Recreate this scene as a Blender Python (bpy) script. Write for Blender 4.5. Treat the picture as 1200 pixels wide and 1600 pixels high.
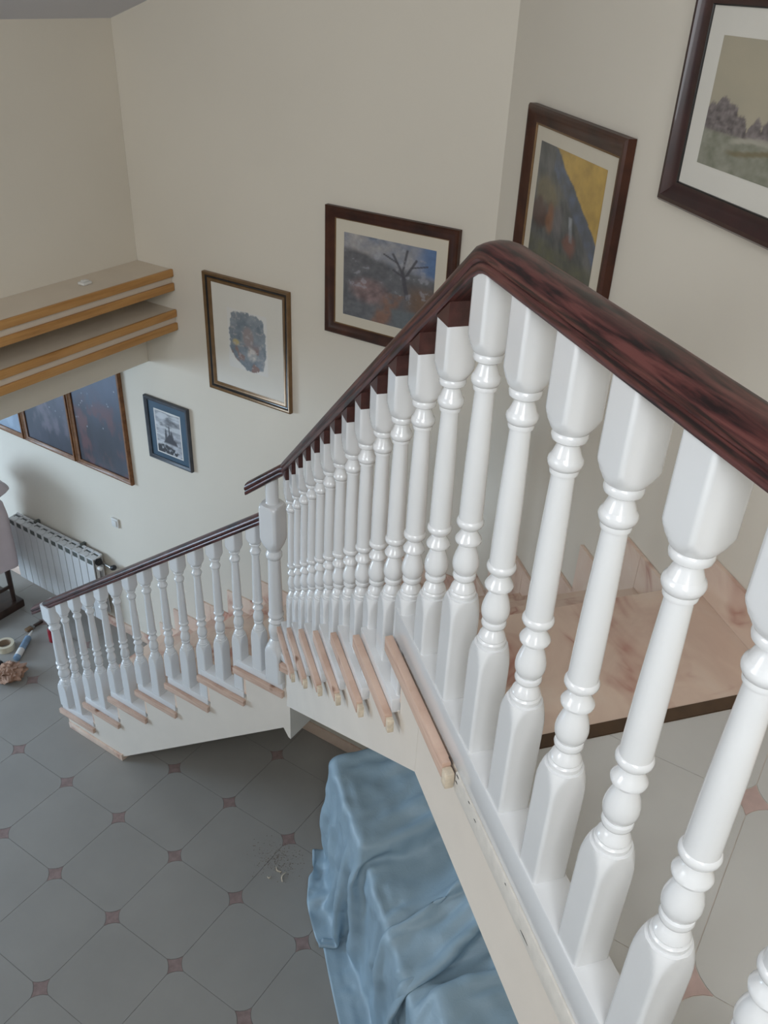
import bpy, bmesh, math, random
import numpy as np
from mathutils import Vector, Matrix

for o in list(bpy.data.objects):
    bpy.data.objects.remove(o)
random.seed(7)
scene = bpy.context.scene
col = scene.collection
R = math.radians

# ------------------------------------------------------------------ camera
CAMZ = 4.35
F_PX = 1346.0
YAW, PITCH, ROLL = R(58.17), R(31.9), R(-2.71)
fwd = np.array([math.sin(YAW) * math.cos(PITCH), math.cos(YAW) * math.cos(PITCH), -math.sin(PITCH)])
rgt = np.array([math.cos(YAW), -math.sin(YAW), 0.0])
dwn = np.cross(fwd, rgt)
cr, sr = math.cos(ROLL), math.sin(ROLL)
CAMR = np.array([cr * rgt + sr * dwn, -sr * rgt + cr * dwn, fwd])
cam_d = bpy.data.cameras.new('camera')
cam = bpy.data.objects.new('camera', cam_d)
col.objects.link(cam)
M = Matrix.Identity(4)
for i in range(3):
    M[i][0], M[i][1], M[i][2] = CAMR[0][i], -CAMR[1][i], -CAMR[2][i]
M[2][3] = CAMZ
cam.matrix_world = M
cam_d.sensor_fit = 'VERTICAL'
cam_d.sensor_height = 36.0
cam_d.lens = 36.0 * F_PX / 1600.0
cam_d.clip_start = 0.02
scene.camera = cam

# ------------------------------------------------------------------ light
scene.view_settings.view_transform = 'Standard'
scene.view_settings.look = 'None'
scene.view_settings.gamma = 1.0
scene.view_settings.exposure = 0.68
scene.view_settings.use_curve_mapping = False
world = bpy.data.worlds.new('world')
scene.world = world
world.use_nodes = True
bg = world.node_tree.nodes['Background']
bg.inputs[0].default_value = (0.86, 0.92, 1.0, 1)
bg.inputs[1].default_value = 0.4


def area(name, loc, target, sx, sy, power, color):
    d = bpy.data.lights.new(name, 'AREA')
    d.shape = 'RECTANGLE'
    d.size, d.size_y = sx, sy
    d.energy = power
    d.color = color
    o = bpy.data.objects.new(name, d)
    col.objects.link(o)
    o.location = loc
    o.rotation_euler = (Vector(target) - Vector(loc)).to_track_quat('-Z', 'Y').to_euler()
    return o


# daylight through the window of the lower room, and through the glazed door of the upper hall
area('window_daylight_lower', (0.15, 8.3, 1.5), (2.6, 4.6, 1.1), 2.4, 1.6, 150, (0.60, 0.79, 1.0))
area('window_daylight_upper', (-1.12, -0.55, 4.85), (1.6, 0.7, 3.6), 1.3, 1.9, 50, (0.93, 0.97, 1.0))
area('fill_light_stairwell', (-1.15, 2.1, 4.0), (2.6, 2.0, 2.9), 1.4, 1.2, 24, (0.90, 0.95, 1.0))  # added fill lamp, unseen; lifts baluster sides and softens the wall corner

# ------------------------------------------------------------------ frames of reference
PHI = R(40.17)
GV = np.array([math.sin(PHI), math.cos(PHI)])
NV = np.array([math.cos(PHI), -math.sin(PHI)])
PHW = R(44.2)
WG = np.array([math.sin(PHW), math.cos(PHW)])
WN = np.array([math.cos(PHW), -math.sin(PHW)])
WC = 1.2707                      # right wall: p . WN = WC
XL = 3.30                        # left wall
YB = 3.74                        # wall above the opening
Z0 = 3.005                       # upper floor
RISE = 0.2025


def P(g, n, z):
    v = g * GV + n * NV
    return (float(v[0]), float(v[1]), float(z))


def nwall(g):                    # n of the right wall at a given g
    return (WC - g * float(GV @ WN)) / float(NV @ WN)


SC = (XL - WC * WN[0]) / WG[0]   # wall corner along the right wall
CORNER = SC * WG + WC * WN


# ------------------------------------------------------------------ material helpers
def new_mat(name):
    m = bpy.data.materials.new(name)
    m.use_nodes = True
    nt = m.node_tree
    return m, nt, nt.nodes['Principled BSDF']


def N(nt, t, **kw):
    n = nt.nodes.new(t)
    for k, v in kw.items():
        setattr(n, k, v)
    return n


def ramp(nt, stops, fac=None, interp='LINEAR'):
    r = nt.nodes.new('ShaderNodeValToRGB')
    r.color_ramp.interpolation = interp
    el = r.color_ramp.elements
    while len(el) < len(stops):
        el.new(0.5)
    for e, (p, c) in zip(el, stops):
        e.position = p
        e.color = (*c, 1)
    if fac is not None:
        nt.links.new(fac, r.inputs[0])
    return r


def noise(nt, scale, detail=4, rough=0.55, vec=None, dist=0.0):
    n = nt.nodes.new('ShaderNodeTexNoise')
    n.inputs['Scale'].default_value = scale
    n.inputs['Detail'].default_value = detail
    n.inputs['Roughness'].default_value = rough
    n.inputs['Distortion'].default_value = dist
    if vec is not None:
        nt.links.new(vec, n.inputs['Vector'])
    return n


def coords(nt, kind='Object', scale=(1, 1, 1), rot=(0, 0, 0)):
    tc = nt.nodes.new('ShaderNodeTexCoord')
    mp = nt.nodes.new('ShaderNodeMapping')
    mp.inputs['Scale'].default_value = scale
    mp.inputs['Rotation'].default_value = rot
    nt.links.new(tc.outputs[kind], mp.inputs[0])
    return mp.outputs[0]


def geo_pos(nt, scale=(1, 1, 1)):
    g = nt.nodes.new('ShaderNodeNewGeometry')
    mp = nt.nodes.new('ShaderNodeMapping')
    mp.inputs['Scale'].default_value = scale
    nt.links.new(g.outputs['Position'], mp.inputs[0])
    return mp.outputs[0]


def bump(nt, bsdf, h, strength=0.1, dist=0.01):
    b = nt.nodes.new('ShaderNodeBump')
    b.inputs['Strength'].default_value = strength
    b.inputs['Distance'].default_value = dist
    nt.links.new(h, b.inputs['Height'])
    nt.links.new(b.outputs[0], bsdf.inputs['Normal'])


def plain(name, c, rough=0.5, var=0.06, scale=12, metal=0.0, coat=0.0, bmp=0.0, bscale=60, spec=0.5):
    m, nt, b = new_mat(name)
    vec = geo_pos(nt)
    n = noise(nt, scale, 3, 0.5, vec)
    lo = tuple(max(0, x * (1 - var)) for x in c)
    hi = tuple(min(1, x * (1 + var)) for x in c)
    r = ramp(nt, [(0.3, lo), (0.7, hi)], n.outputs[0])
    nt.links.new(r.outputs[0], b.inputs['Base Color'])
    b.inputs['Roughness'].default_value = rough
    b.inputs['Metallic'].default_value = metal
    b.inputs['Coat Weight'].default_value = coat
    b.inputs['Specular IOR Level'].default_value = spec
    if bmp:
        n2 = noise(nt, bscale, 3, 0.6, vec)
        bump(nt, b, n2.outputs[0], bmp, 0.004)
    return m


def marble(name):
    m, nt, b = new_mat(name)
    vec = geo_pos(nt)
    n1 = noise(nt, 3.2, 5, 0.6, vec, 0.6)
    base = ramp(nt, [(0.25, (0.66, 0.47, 0.38)), (0.5, (0.80, 0.62, 0.50)), (0.75, (0.85, 0.72, 0.61))], n1.outputs[0])
    n2 = noise(nt, 2.2, 4, 0.55, vec, 1.2)
    v = N(nt, 'ShaderNodeMath', operation='SUBTRACT')
    nt.links.new(n2.outputs[0], v.inputs[0]); v.inputs[1].default_value = 0.5
    a = N(nt, 'ShaderNodeMath', operation='ABSOLUTE')
    nt.links.new(v.outputs[0], a.inputs[0])
    vr = ramp(nt, [(0.0, (1, 1, 1)), (0.02, (0.45, 0.45, 0.45)), (0.06, (0, 0, 0))], a.outputs[0])
    n3 = noise(nt, 5.0, 3, 0.5, vec)
    gate = ramp(nt, [(0.44, (0, 0, 0)), (0.60, (0.85, 0.85, 0.85))], n3.outputs[0])
    mul = N(nt, 'ShaderNodeMath', operation='MULTIPLY')
    nt.links.new(vr.outputs[0], mul.inputs[0]); nt.links.new(gate.outputs[0], mul.inputs[1])
    mx = N(nt, 'ShaderNodeMix', data_type='RGBA')
    nt.links.new(mul.outputs[0], mx.inputs[0])
    nt.links.new(base.outputs[0], mx.inputs[6])
    mx.inputs[7].default_value = (0.46, 0.19, 0.14, 1)
    nt.links.new(mx.outputs[2], b.inputs['Base Color'])
    b.inputs['Roughness'].default_value = 0.28
    return m


def wood(name, c0, c1, c2, axis_scale=(2, 40, 40), rough=0.35, kind='UV', coat=0.0, knots=False, scale=1.0, span=(0.3, 0.72)):
    m, nt, b = new_mat(name)
    vec = coords(nt, kind, axis_scale) if kind != 'POS' else geo_pos(nt, axis_scale)
    n1 = noise(nt, scale, 6, 0.6, vec, 0.4)
    r = ramp(nt, [(span[0], c0), (0.5, c1), (span[1], c2)], n1.outputs[0])
    out = r.outputs[0]
    if knots:
        v2 = geo_pos(nt)
        vo = N(nt, 'ShaderNodeTexVoronoi')
        vo.inputs['Scale'].default_value = 8.0
        nt.links.new(v2, vo.inputs['Vector'])
        kr = ramp(nt, [(0.0, (1, 1, 1)), (0.11, (0.8, 0.8, 0.8)), (0.19, (0, 0, 0))], vo.outputs['Distance'])
        mx = N(nt, 'ShaderNodeMix', data_type='RGBA')
        nt.links.new(kr.outputs[0], mx.inputs[0])
        nt.links.new(out, mx.inputs[6])
        mx.inputs[7].default_value = (0.20, 0.075, 0.035, 1)
        out = mx.outputs[2]
    nt.links.new(out, b.inputs['Base Color'])
    b.inputs['Roughness'].default_value = rough
    b.inputs['Coat Weight'].default_value = coat
    b.inputs['Coat Roughness'].default_value = 0.2
    b.inputs['Specular IOR Level'].default_value = 0.32
    bump(nt, b, n1.outputs[0], 0.06, 0.002)
    return m


def attr_mat(name, rough=0.35, coat=0.25):
    m, nt, b = new_mat(name)
    a = N(nt, 'ShaderNodeAttribute')
    a.attribute_name = 'ink'
    nt.links.new(a.outputs['Color'], b.inputs['Base Color'])
    b.inputs['Roughness'].default_value = rough
    b.inputs['Coat Weight'].default_value = coat
    b.inputs['Coat Roughness'].default_value = 0.12
    return m


def tile_mat(name, c, ripple):
    m, nt, b = new_mat(name)
    vec = geo_pos(nt)
    n = noise(nt, 2.2, 4, 0.6, vec)
    r = ramp(nt, [(0.3, tuple(x * 0.93 for x in c)), (0.7, tuple(min(1, x * 1.04) for x in c))], n.outputs[0])
    nt.links.new(r.outputs[0], b.inputs['Base Color'])
    b.inputs['Roughness'].default_value = 0.42
    if ripple:
        w = N(nt, 'ShaderNodeTexWave')
        w.wave_type = 'RINGS'
        w.inputs['Scale'].default_value = 38
        w.inputs['Distortion'].default_value = 2.5
        w.inputs['Detail'].default_value = 1
        nt.links.new(coords(nt, 'Object'), w.inputs['Vector'])
        bump(nt, b, w.outputs[0], 0.10, 0.0015)
    return m


MAT = {
    'wall': plain('cream_plaster', (0.735, 0.680, 0.585), 0.85, 0.02, 1.5, bmp=0.05, bscale=120, spec=0.25),
    'ceiling': plain('ceiling_paint', (0.66, 0.66, 0.70), 0.9, 0.02, 2, spec=0.2),
    'stairplaster': plain('stair_plaster', (0.745, 0.675, 0.595), 0.7, 0.025, 5, bmp=0.06, bscale=90, spec=0.3),
    'white': plain('white_gloss_paint', (0.745, 0.755, 0.765), 0.20, 0.015, 8, coat=0.4, bmp=0.015, bscale=90),
    'grout': plain('grout', (0.20, 0.19, 0.175), 0.85, 0.12, 20),
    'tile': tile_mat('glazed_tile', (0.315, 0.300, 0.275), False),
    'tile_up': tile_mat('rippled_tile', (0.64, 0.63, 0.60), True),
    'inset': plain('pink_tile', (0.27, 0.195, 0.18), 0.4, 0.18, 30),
    'marble': marble('pink_marble'),
    'rail': wood('mahogany', (0.012, 0.005, 0.005), (0.068, 0.020, 0.018), (0.120, 0.040, 0.034), (7.0, 130, 1), 0.34, 'UV', 0.12, span=(0.40, 0.60)),
    'rail_dark': plain('mahogany_dark', (0.060, 0.020, 0.017), 0.4, 0.3, 40),
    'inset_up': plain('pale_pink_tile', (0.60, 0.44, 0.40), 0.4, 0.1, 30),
    'pine': wood('bare_pine', (0.52, 0.34, 0.26), (0.64, 0.455, 0.36), (0.70, 0.53, 0.43), (6, 6, 70), 0.7, 'POS', 0.0, True),
    'pine_end': plain('pine_end_grain', (0.68, 0.58, 0.45), 0.8, 0.15, 60),
    'ledge_wood': wood('oak_trim', (0.40, 0.19, 0.055), (0.52, 0.265, 0.085), (0.58, 0.315, 0.11), (3, 40, 40), 0.4, 'POS', 0.1),
    'ledge_paint': plain('ledge_paint', (0.70, 0.61, 0.50), 0.6, 0.03, 6),
    'dark_strip': plain('dark_wood_strip', (0.085, 0.046, 0.022), 0.4, 0.2, 25),
    'plaster_raw': plain('raw_plaster', (0.70, 0.66, 0.60), 0.9, 0.06, 40, bmp=0.2, bscale=120),
    'frame_mahog': wood('frame_mahogany', (0.022, 0.007, 0.004), (0.052, 0.016, 0.008), (0.085, 0.027, 0.012), (3, 3, 3), 0.42, 'Object', 0.08, scale=2),
    'frame_black': plain('frame_black', (0.012, 0.010, 0.009), 0.3, 0.2, 20, coat=0.2),
    'frame_dark': plain('frame_dark_mahogany', (0.034, 0.011, 0.010), 0.3, 0.3, 14, coat=0.3),
    'frame_gold': plain('frame_gilt', (0.20, 0.115, 0.05), 0.32, 0.15, 20, metal=0.35),
    'frame_navy': plain('frame_slate', (0.055, 0.060, 0.072), 0.4, 0.2, 20),
    'mat_navy': plain('navy_mount', (0.040, 0.085, 0.135), 0.6, 0.08, 10),
    'mount': plain('cream_mount', (0.66, 0.60, 0.49), 0.6, 0.02, 6),
    'mount_white': plain('white_mount', (0.71, 0.68, 0.61), 0.6, 0.02, 6),
    'frame_brown': wood('frame_brown', (0.13, 0.05, 0.017), (0.20, 0.085, 0.03), (0.27, 0.12, 0.045), (8, 8, 8), 0.4, 'Object', 0.15, scale=3),
    'ink': attr_mat('printed_picture'),
    'radiator': plain('radiator_enamel', (0.66, 0.66, 0.655), 0.35, 0.02, 6),
    'radiator_dark': plain('radiator_gap', (0.10, 0.11, 0.10), 0.7, 0.1, 10),
    'metal': plain('valve_metal', (0.35, 0.34, 0.32), 0.35, 0.1, 20, metal=0.9),
    'black': plain('black_plastic', (0.014, 0.014, 0.016), 0.45, 0.2, 20),
    'plastic_white': plain('white_plastic', (0.72, 0.71, 0.68), 0.4, 0.02, 20),
    'pink_cloth': plain('pale_pink_cloth', (0.66, 0.58, 0.61), 0.9, 0.04, 6, bmp=0.1, bscale=300),
    'tape': plain('masking_tape', (0.64, 0.57, 0.43), 0.7, 0.06, 30),
    'card': plain('cardboard_core', (0.36, 0.27, 0.19), 0.8, 0.1, 40),
    'paper': plain('brown_paper', (0.34, 0.20, 0.135), 0.8, 0.25, 14),
    'blue_print': plain('blue_print', (0.20, 0.30, 0.42), 0.5, 0.2, 30),
    'red': plain('red_enamel', (0.28, 0.018, 0.028), 0.35, 0.15, 20),
    'darkwood': plain('dark_stained_wood', (0.040, 0.022, 0.016), 0.4, 0.25, 20),
    'bristle': plain('brown_bristle', (0.16, 0.095, 0.05), 0.8, 0.3, 60),
}


def sheet_mat():
    m, nt, b = new_mat('blue_plastic_sheet')
    vec = geo_pos(nt)
    n = noise(nt, 3.5, 4, 0.6, vec)
    r = ramp(nt, [(0.3, (0.29, 0.405, 0.49)), (0.7, (0.345, 0.465, 0.55))], n.outputs[0])
    nt.links.new(r.outputs[0], b.inputs['Base Color'])
    b.inputs['Roughness'].default_value = 0.46
    n2 = noise(nt, 16, 5, 0.65, vec, 1.0)
    bump(nt, b, n2.outputs[0], 0.22, 0.012)
    return m


MAT['sheet'] = sheet_mat()


# ------------------------------------------------------------------ mesh helpers
def tag(o, label=None, cat=None, group=None, kind=None):
    if label: o['label'] = label
    if cat: o['category'] = cat
    if group: o['group'] = group
    if kind: o['kind'] = kind
    return o


def world_of(o):
    m = o.matrix_basis.copy()
    if o.parent is not None:
        m = world_of(o.parent) @ o.matrix_parent_inverse @ m
    return m


def thing(name, loc, label, cat, group=None, kind=None):
    o = bpy.data.objects.new(name, None)
    o.empty_display_size = 0.1
    col.objects.link(o)
    o.matrix_basis = Matrix.Translation(loc)
    o.location = loc
    return tag(o, label, cat, group, kind)


# all parents sit un-rotated; matrix_world is not evaluated yet, so track the basis by hand
def link(name, mesh, parent=None, matrix=None):
    o = bpy.data.objects.new(name, mesh)
    col.objects.link(o)
    if matrix is not None:
        o.matrix_basis = matrix
    if parent is not None:
        o.parent = parent
        o.matrix_parent_inverse = world_of(parent).inverted()
    return o


def mesh_from(name, verts, faces, mat, smooth=None, mats=None, fmat=None):
    me = bpy.data.meshes.new(name)
    me.from_pydata([tuple(map(float, v)) for v in verts], [], faces)
    bm = bmesh.new(); bm.from_mesh(me)
    bmesh.ops.recalc_face_normals(bm, faces=bm.faces)
    bm.to_mesh(me); bm.free()
    for m in (mats or [mat]):
        me.materials.append(MAT[m] if isinstance(m, str) else m)
    if fmat:
        for p, k in zip(me.polygons, fmat):
            p.material_index = k
    if smooth is not None:
        me.shade_smooth()
        if smooth > 0:
            me.set_sharp_from_angle(angle=R(smooth))
    return me


def prism(name, poly, lo, hi, mat, axis='z', bevel=0.0, segs=2):
    """poly: list of (x,y) extruded lo..hi on z, as world points; or list of pairs of 3D points when axis is None."""
    n = len(poly)
    if axis == 'z':
        v = [(x, y, lo) for x, y in poly] + [(x, y, hi) for x, y in poly]
    else:
        v = [a for a, b in poly] + [b for a, b in poly]
    f = [list(range(n))[::-1], list(range(n, 2 * n))] + [[i, (i + 1) % n, n + (i + 1) % n, n + i] for i in range(n)]
    me = mesh_from(name, v, f, mat)
    if bevel:
        bm = bmesh.new(); bm.from_mesh(me)
        bmesh.ops.bevel(bm, geom=list(bm.edges), offset=bevel, segments=segs, affect='EDGES', profile=0.6, clamp_overlap=True)
        bm.to_mesh(me); bm.free()
        me.shade_smooth(); me.set_sharp_from_angle(angle=R(40))
    return me


def boxmesh(name, x0, x1, y0, y1, z0, z1, mat, bevel=0.0):
    return prism(name, [(x0, y0), (x1, y0), (x1, y1), (x0, y1)], z0, z1, mat, 'z', bevel)


def gbox(name, g0, g1, n0, n1, z0, z1, mat, bevel=0.0):
    return prism(name, [P(g0, n0, 0)[:2], P(g1, n0, 0)[:2], P(g1, n1, 0)[:2], P(g0, n1, 0)[:2]], z0, z1, mat, 'z', bevel)


def lathe(name, prof, mat, seg=24, smooth=40, cap=True):
    v, f = [], []
    for r, z in prof:
        for i in range(seg):
            a = 2 * math.pi * i / seg
            v.append((r * math.cos(a), r * math.sin(a), z))
    for k in range(len(prof) - 1):
        for i in range(seg):
            j = (i + 1) % seg
            f.append([k * seg + i, k * seg + j, (k + 1) * seg + j, (k + 1) * seg + i])
    if cap:
        f.append(list(range(seg))[::-1]); f.append([(len(prof) - 1) * seg + i for i in range(seg)])
    return mesh_from(name, v, f, mat, smooth)


def clip_poly(poly, lines):
    """keep the side a*x+b*y<=c for every (a,b,c)"""
    for a, b, c in lines:
        out = []
        for i in range(len(poly)):
            p, q = poly[i - 1], poly[i]
            dp, dq = a * p[0] + b * p[1] - c, a * q[0] + b * q[1] - c
            if (dp <= 0) != (dq <= 0):
                t = dp / (dp - dq)
                out.append((p[0] + t * (q[0] - p[0]), p[1] + t * (q[1] - p[1])))
            if dq <= 0:
                out.append(q)
        poly = out
        if len(poly) < 3:
            return []
    return poly


# value noise for printed pictures and crumpled things
_rs = np.random.RandomState(3)
_tab = _rs.rand(64, 64)


def vnoise(x, y, seed=0):
    x = np.asarray(x) + seed * 7.31; y = np.asarray(y) + seed * 3.77
    xi, yi = np.floor(x).astype(int), np.floor(y).astype(int)
    fx, fy = x - xi, y - yi
    fx, fy = fx * fx * (3 - 2 * fx), fy * fy * (3 - 2 * fy)
    t = lambda i, j: _tab[i % 64, j % 64]
    return (t(xi, yi) * (1 - fx) + t(xi + 1, yi) * fx) * (1 - fy) + (t(xi, yi + 1) * (1 - fx) + t(xi + 1, yi + 1) * fx) * fy


def fbm(x, y, seed=0, oct=4):
    s, a, tot = 0, 1.0, 0
    for k in range(oct):
        s = s + a * vnoise(x * 2 ** k, y * 2 ** k, seed + k); tot += a; a *= 0.55
    return s / tot


# ------------------------------------------------------------------ the setting
# ground floor: slab, rounded square tiles and pink star insets
TS = 0.4633
TX, TY = 2.0790, 2.5970
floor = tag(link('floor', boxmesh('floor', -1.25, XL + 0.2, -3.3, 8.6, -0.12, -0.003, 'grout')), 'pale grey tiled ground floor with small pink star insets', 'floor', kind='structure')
RC = 0.058


def tile_outline(size, r, gap, q=0.5):
    """square with softly bulging cut corners"""
    h = size / 2 - gap / 2
    pts = []
    for cx, cy, a0 in ((h - r, h - r, 0), (-h + r, h - r, 90), (-h + r, -h + r, 180), (h - r, -h + r, 270)):
        for k in range(5):
            a, b = R(a0 + 22.5 * k), R(a0)
            t = k / 4
            lx, ly = math.cos(b) * (1 - t) - math.sin(b) * t, math.sin(b) * (1 - t) + math.cos(b) * t
            pts.append((cx + r * (q * math.cos(a) + (1 - q) * lx), cy + r * (q * math.sin(a) + (1 - q) * ly)))
    return pts


def star_outline(r, gap, q=0.5):
    """what four tile corners leave open"""
    o = tile_outline(2 * r, r, 0, q)           # one corner of this outline, mirrored into each quadrant
    pts = []
    for sx, sy, k0 in ((-1, -1, 0), (1, -1, 5), (1, 1, 10), (-1, 1, 15)):
        for x, y in o[k0:k0 + 5][::-1]:
            pts.append((x + sx * r, y + sy * r))
    m = (r - gap * 0.6) / r
    ang = sorted(((math.atan2(y, x), x * m, y * m) for x, y in pts))
    out = []
    for a, x, y in ang:
        if not out or math.hypot(x - out[-1][0], y - out[-1][1]) > 1e-4:
            out.append((x, y))
    return out


def project(p):
    c = CAMR @ np.array([p[0], p[1], p[2] - CAMZ])
    return (c[0] / c[2] * F_PX + 600, c[1] / c[2] * F_PX + 800) if c[2] > 0.05 else (1e6, 1e6)


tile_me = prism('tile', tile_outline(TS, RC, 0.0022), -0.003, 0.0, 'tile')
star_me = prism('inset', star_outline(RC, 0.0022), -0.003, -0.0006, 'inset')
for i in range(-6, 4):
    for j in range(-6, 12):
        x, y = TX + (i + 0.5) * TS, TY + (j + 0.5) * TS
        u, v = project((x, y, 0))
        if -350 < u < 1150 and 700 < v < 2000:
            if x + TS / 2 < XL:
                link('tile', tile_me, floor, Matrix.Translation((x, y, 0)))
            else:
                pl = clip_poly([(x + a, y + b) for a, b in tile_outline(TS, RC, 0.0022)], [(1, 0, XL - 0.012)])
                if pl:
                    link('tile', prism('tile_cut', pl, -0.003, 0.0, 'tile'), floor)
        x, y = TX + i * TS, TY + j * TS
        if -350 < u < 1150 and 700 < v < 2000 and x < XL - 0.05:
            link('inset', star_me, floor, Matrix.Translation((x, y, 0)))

# left wall, right wall (45 degrees on), wall over the opening, ceilings
zc = lambda y: 4.121 + 0.327 * (YB - y)           # sloping ceiling


def wall_quad(name, a, b, thick_dir, th, z0, za, zb, mat):
    """vertical wall from a to b (xy); top heights za, zb"""
    d = np.array(thick_dir) * th
    a2, b2 = (a[0] + d[0], a[1] + d[1]), (b[0] + d[0], b[1] + d[1])
    v = [(*a, z0), (*b, z0), (*b2, z0), (*a2, z0), (*a, za), (*b, zb), (*b2, zb), (*a2, za)]
    f = [[0, 1, 2, 3], [4, 5, 6, 7], [0, 1, 5, 4], [1, 2, 6, 5], [2, 3, 7, 6], [3, 0, 4, 7]]
    return mesh_from(name, v, f, mat)


C0 = (float(CORNER[0]), float(CORNER[1]))
wl = tag(link('wall_left', wall_quad('wall_left', C0, (XL, 8.6), (1, 0), 0.2, 0, zc(C0[1]) + .3, 4.6, 'wall')), 'cream plaster wall hung with pictures beside the lower flight', 'wall', kind='structure')
B0 = -3.2 * WG + WC * WN
wr = tag(link('wall_right', wall_quad('wall_right', (float(B0[0]), float(B0[1])), C0, WN, 0.2, 0, zc(B0[1]) + .3, zc(C0[1]) + .3, 'wall')), 'cream plaster wall hung with pictures beside the upper flight', 'wall', kind='structure')
wb = tag(link('wall_back', boxmesh('wall_back', -1.2, XL - 0.001, YB, YB + 0.16, 2.352, 4.5, 'wall')), 'cream wall above the opening to the lower room', 'wall', kind='structure')
v = [(-3.5, YB + .1, zc(YB + .1)), (XL + .1, YB + .1, zc(YB + .1)), (XL + .1, -4.5, zc(-4.5)), (-3.5, -4.5, zc(-4.5))]
v += [(x, y, z + .15) for x, y, z in v]
tag(link('ceiling', mesh_from('ceiling', v, [[0, 1, 2, 3], [4, 5, 6, 7], [0, 1, 5, 4], [1, 2, 6, 5], [2, 3, 7, 6], [3, 0, 4, 7]], 'ceiling')), 'pale sloping ceiling over the stairwell', 'ceiling', kind='structure')
tag(link('ceiling_lower', boxmesh('ceiling_lower', -1.2, XL - 0.001, YB + 0.161, 8.6, 2.42, 2.6, 'ceiling')), 'flat ceiling of the lower room', 'ceiling', kind='structure')

tag(link('wall_front', wall_quad('wall_front', (-1.25, -3.2), (-1.25, 8.6), (-1, 0), 0.2, 0, zc(-3.2) + .3, 4.6, 'wall')), 'cream plaster wall across the stairwell', 'wall', kind='structure')
tag(link('wall_far', wall_quad('wall_far', (-1.25, 8.6), (XL + .2, 8.6), (0, 1), 0.2, 0, 4.6, 4.6, 'wall')), 'cream plaster wall at the end of the lower room', 'wall', kind='structure')

# baseboards of pink marble on the left wall
tag(link('baseboard_left', boxmesh('baseboard_left', XL - 0.014, XL - 0.001, 3.96, 8.5, 0.001, 0.085, 'marble', 0.002)), 'pink marble baseboard behind the radiator', 'baseboard', kind='structure')
tag(link('baseboard_understair', boxmesh('baseboard_understair', XL - 0.014, XL - 0.001, 1.62, 3.35, 0.001, 0.09, 'marble', 0.002)), 'pink marble baseboard in the shade under the stairs', 'baseboard', kind='structure')

# ------------------------------------------------------------------ upper floor
N0 = 0.545                       # outer plaster face
up_poly = [(P(-2.6, N0, 0)), (P(1.34, N0, 0)), (P(1.34, nwall(1.34) - .001, 0)), (P(-2.6, nwall(-2.6) - .001, 0))]
fu = tag(link('floor_upper', prism('floor_upper', [p[:2] for p in up_poly], 2.714, 3.0035, 'stairplaster')), 'cream plastered edge and tiled landing of the upper floor', 'floor', kind='structure')
gl = (float(GV[0]), float(GV[1]), 1.093)
nl = (-float(NV[0]), -float(NV[1]), -0.61)
wlm = (float(WN[0]), float(WN[1]), WC - 0.012)
g2 = (-float(GV[0]), -float(GV[1]), 0.6)
UTS = 0.435
for i in range(-4, 4):
    for j in range(-5, 5):
        x, y = 0.942 + i * UTS, -0.025 + j * UTS
        t = clip_poly([(x + UTS / 2 + a, y + UTS / 2 + b) for a, b in tile_outline(UTS, 0.045, 0.0016)], [gl, nl, wlm, g2])
        if t:
            link('tile', prism('tile', t, 3.0036, Z0, 'tile_up'), fu)
        t = clip_poly([(x + a, y + b) for a, b in star_outline(0.045, 0.0022)], [gl, nl, wlm, g2])
        if t:
            link('inset', prism('inset', t, 3.0036, Z0 - 0.0004, 'inset_up'), fu)
link('edge_strip', prism('edge_strip', clip_poly([P(1.095, .61, 0)[:2], P(1.127, .61, 0)[:2], P(1.127, 1.6, 0)[:2], P(1.095, 1.6, 0)[:2]], [wlm]), 3.0036, Z0 + .003, 'dark_strip', 'z'), fu)
tag(bpy.data.objects['edge_strip'], 'dark brown wooden strip edging the tiles')


def wall_plate(name, s0, s1, z0, z1, th=0.012, mat='marble', poly=None):
    """a thin plate on the right wall, s along the wall"""
    pts = poly or [(s0, z0), (s1, z0), (s1, z1), (s0, z1)]
    prs = []
    for s, z in pts:
        a = s * WG + (WC - 0.001) * WN
        b = s * WG + (WC - 0.001 - th) * WN
        prs.append(((a[0], a[1], z), (b[0], b[1], z)))
    return prism(name, prs, 0, 0, mat, None)


def left_plate(name, pts, th=0.012, mat='marble'):
    prs = [((XL - 0.001, y, z), (XL - 0.001 - th, y, z)) for y, z in pts]
    return prism(name, prs, 0, 0, mat, None)


# ------------------------------------------------------------------ staircase
stair = thing('staircase', (2.85, 2.6, 0), 'cream plaster staircase with pink marble treads, turning at the newel post', 'staircase')
GO = 0.26
nose_g = [1.52 + GO * k for k in range(7)]         # k=0 landing ... 6
lev = [Z0 - RISE * k for k in range(9)]
nose_y = [2.32 + 0.267 * j for j in range(7)]      # t8 .. t14
lev_y = [lev[8] - (lev[8] - 0.172) / 6 * j for j in range(7)]
XO = 2.405                                         # outer plaster face of the lower flight
TH = 0.028
IN = 0.014                                         # treads stop at the skirting


def wl_clip():
    return [(float(WN[0]), float(WN[1]), WC - 0.002), (1, 0, XL - 0.002)]


def tread(poly, z, name='tread'):
    poly = clip_poly([p[:2] for p in poly], wl_clip())
    return link(name, prism(name, poly, z - TH, z, 'marble', 'z', 0.004, 2), stair)


tread([P(1.128, .606, 0), P(nose_g[0], .606, 0), P(nose_g[0], 1.8, 0), P(1.128, 1.8, 0)], Z0)
for k in range(1, 7):
    a, b = nose_g[k - 1] - 0.03, nose_g[k]
    tread([P(a, .61, 0), P(b, .61, 0), P(b, 1.8, 0), P(a, 1.8, 0)], lev[k])
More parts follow.
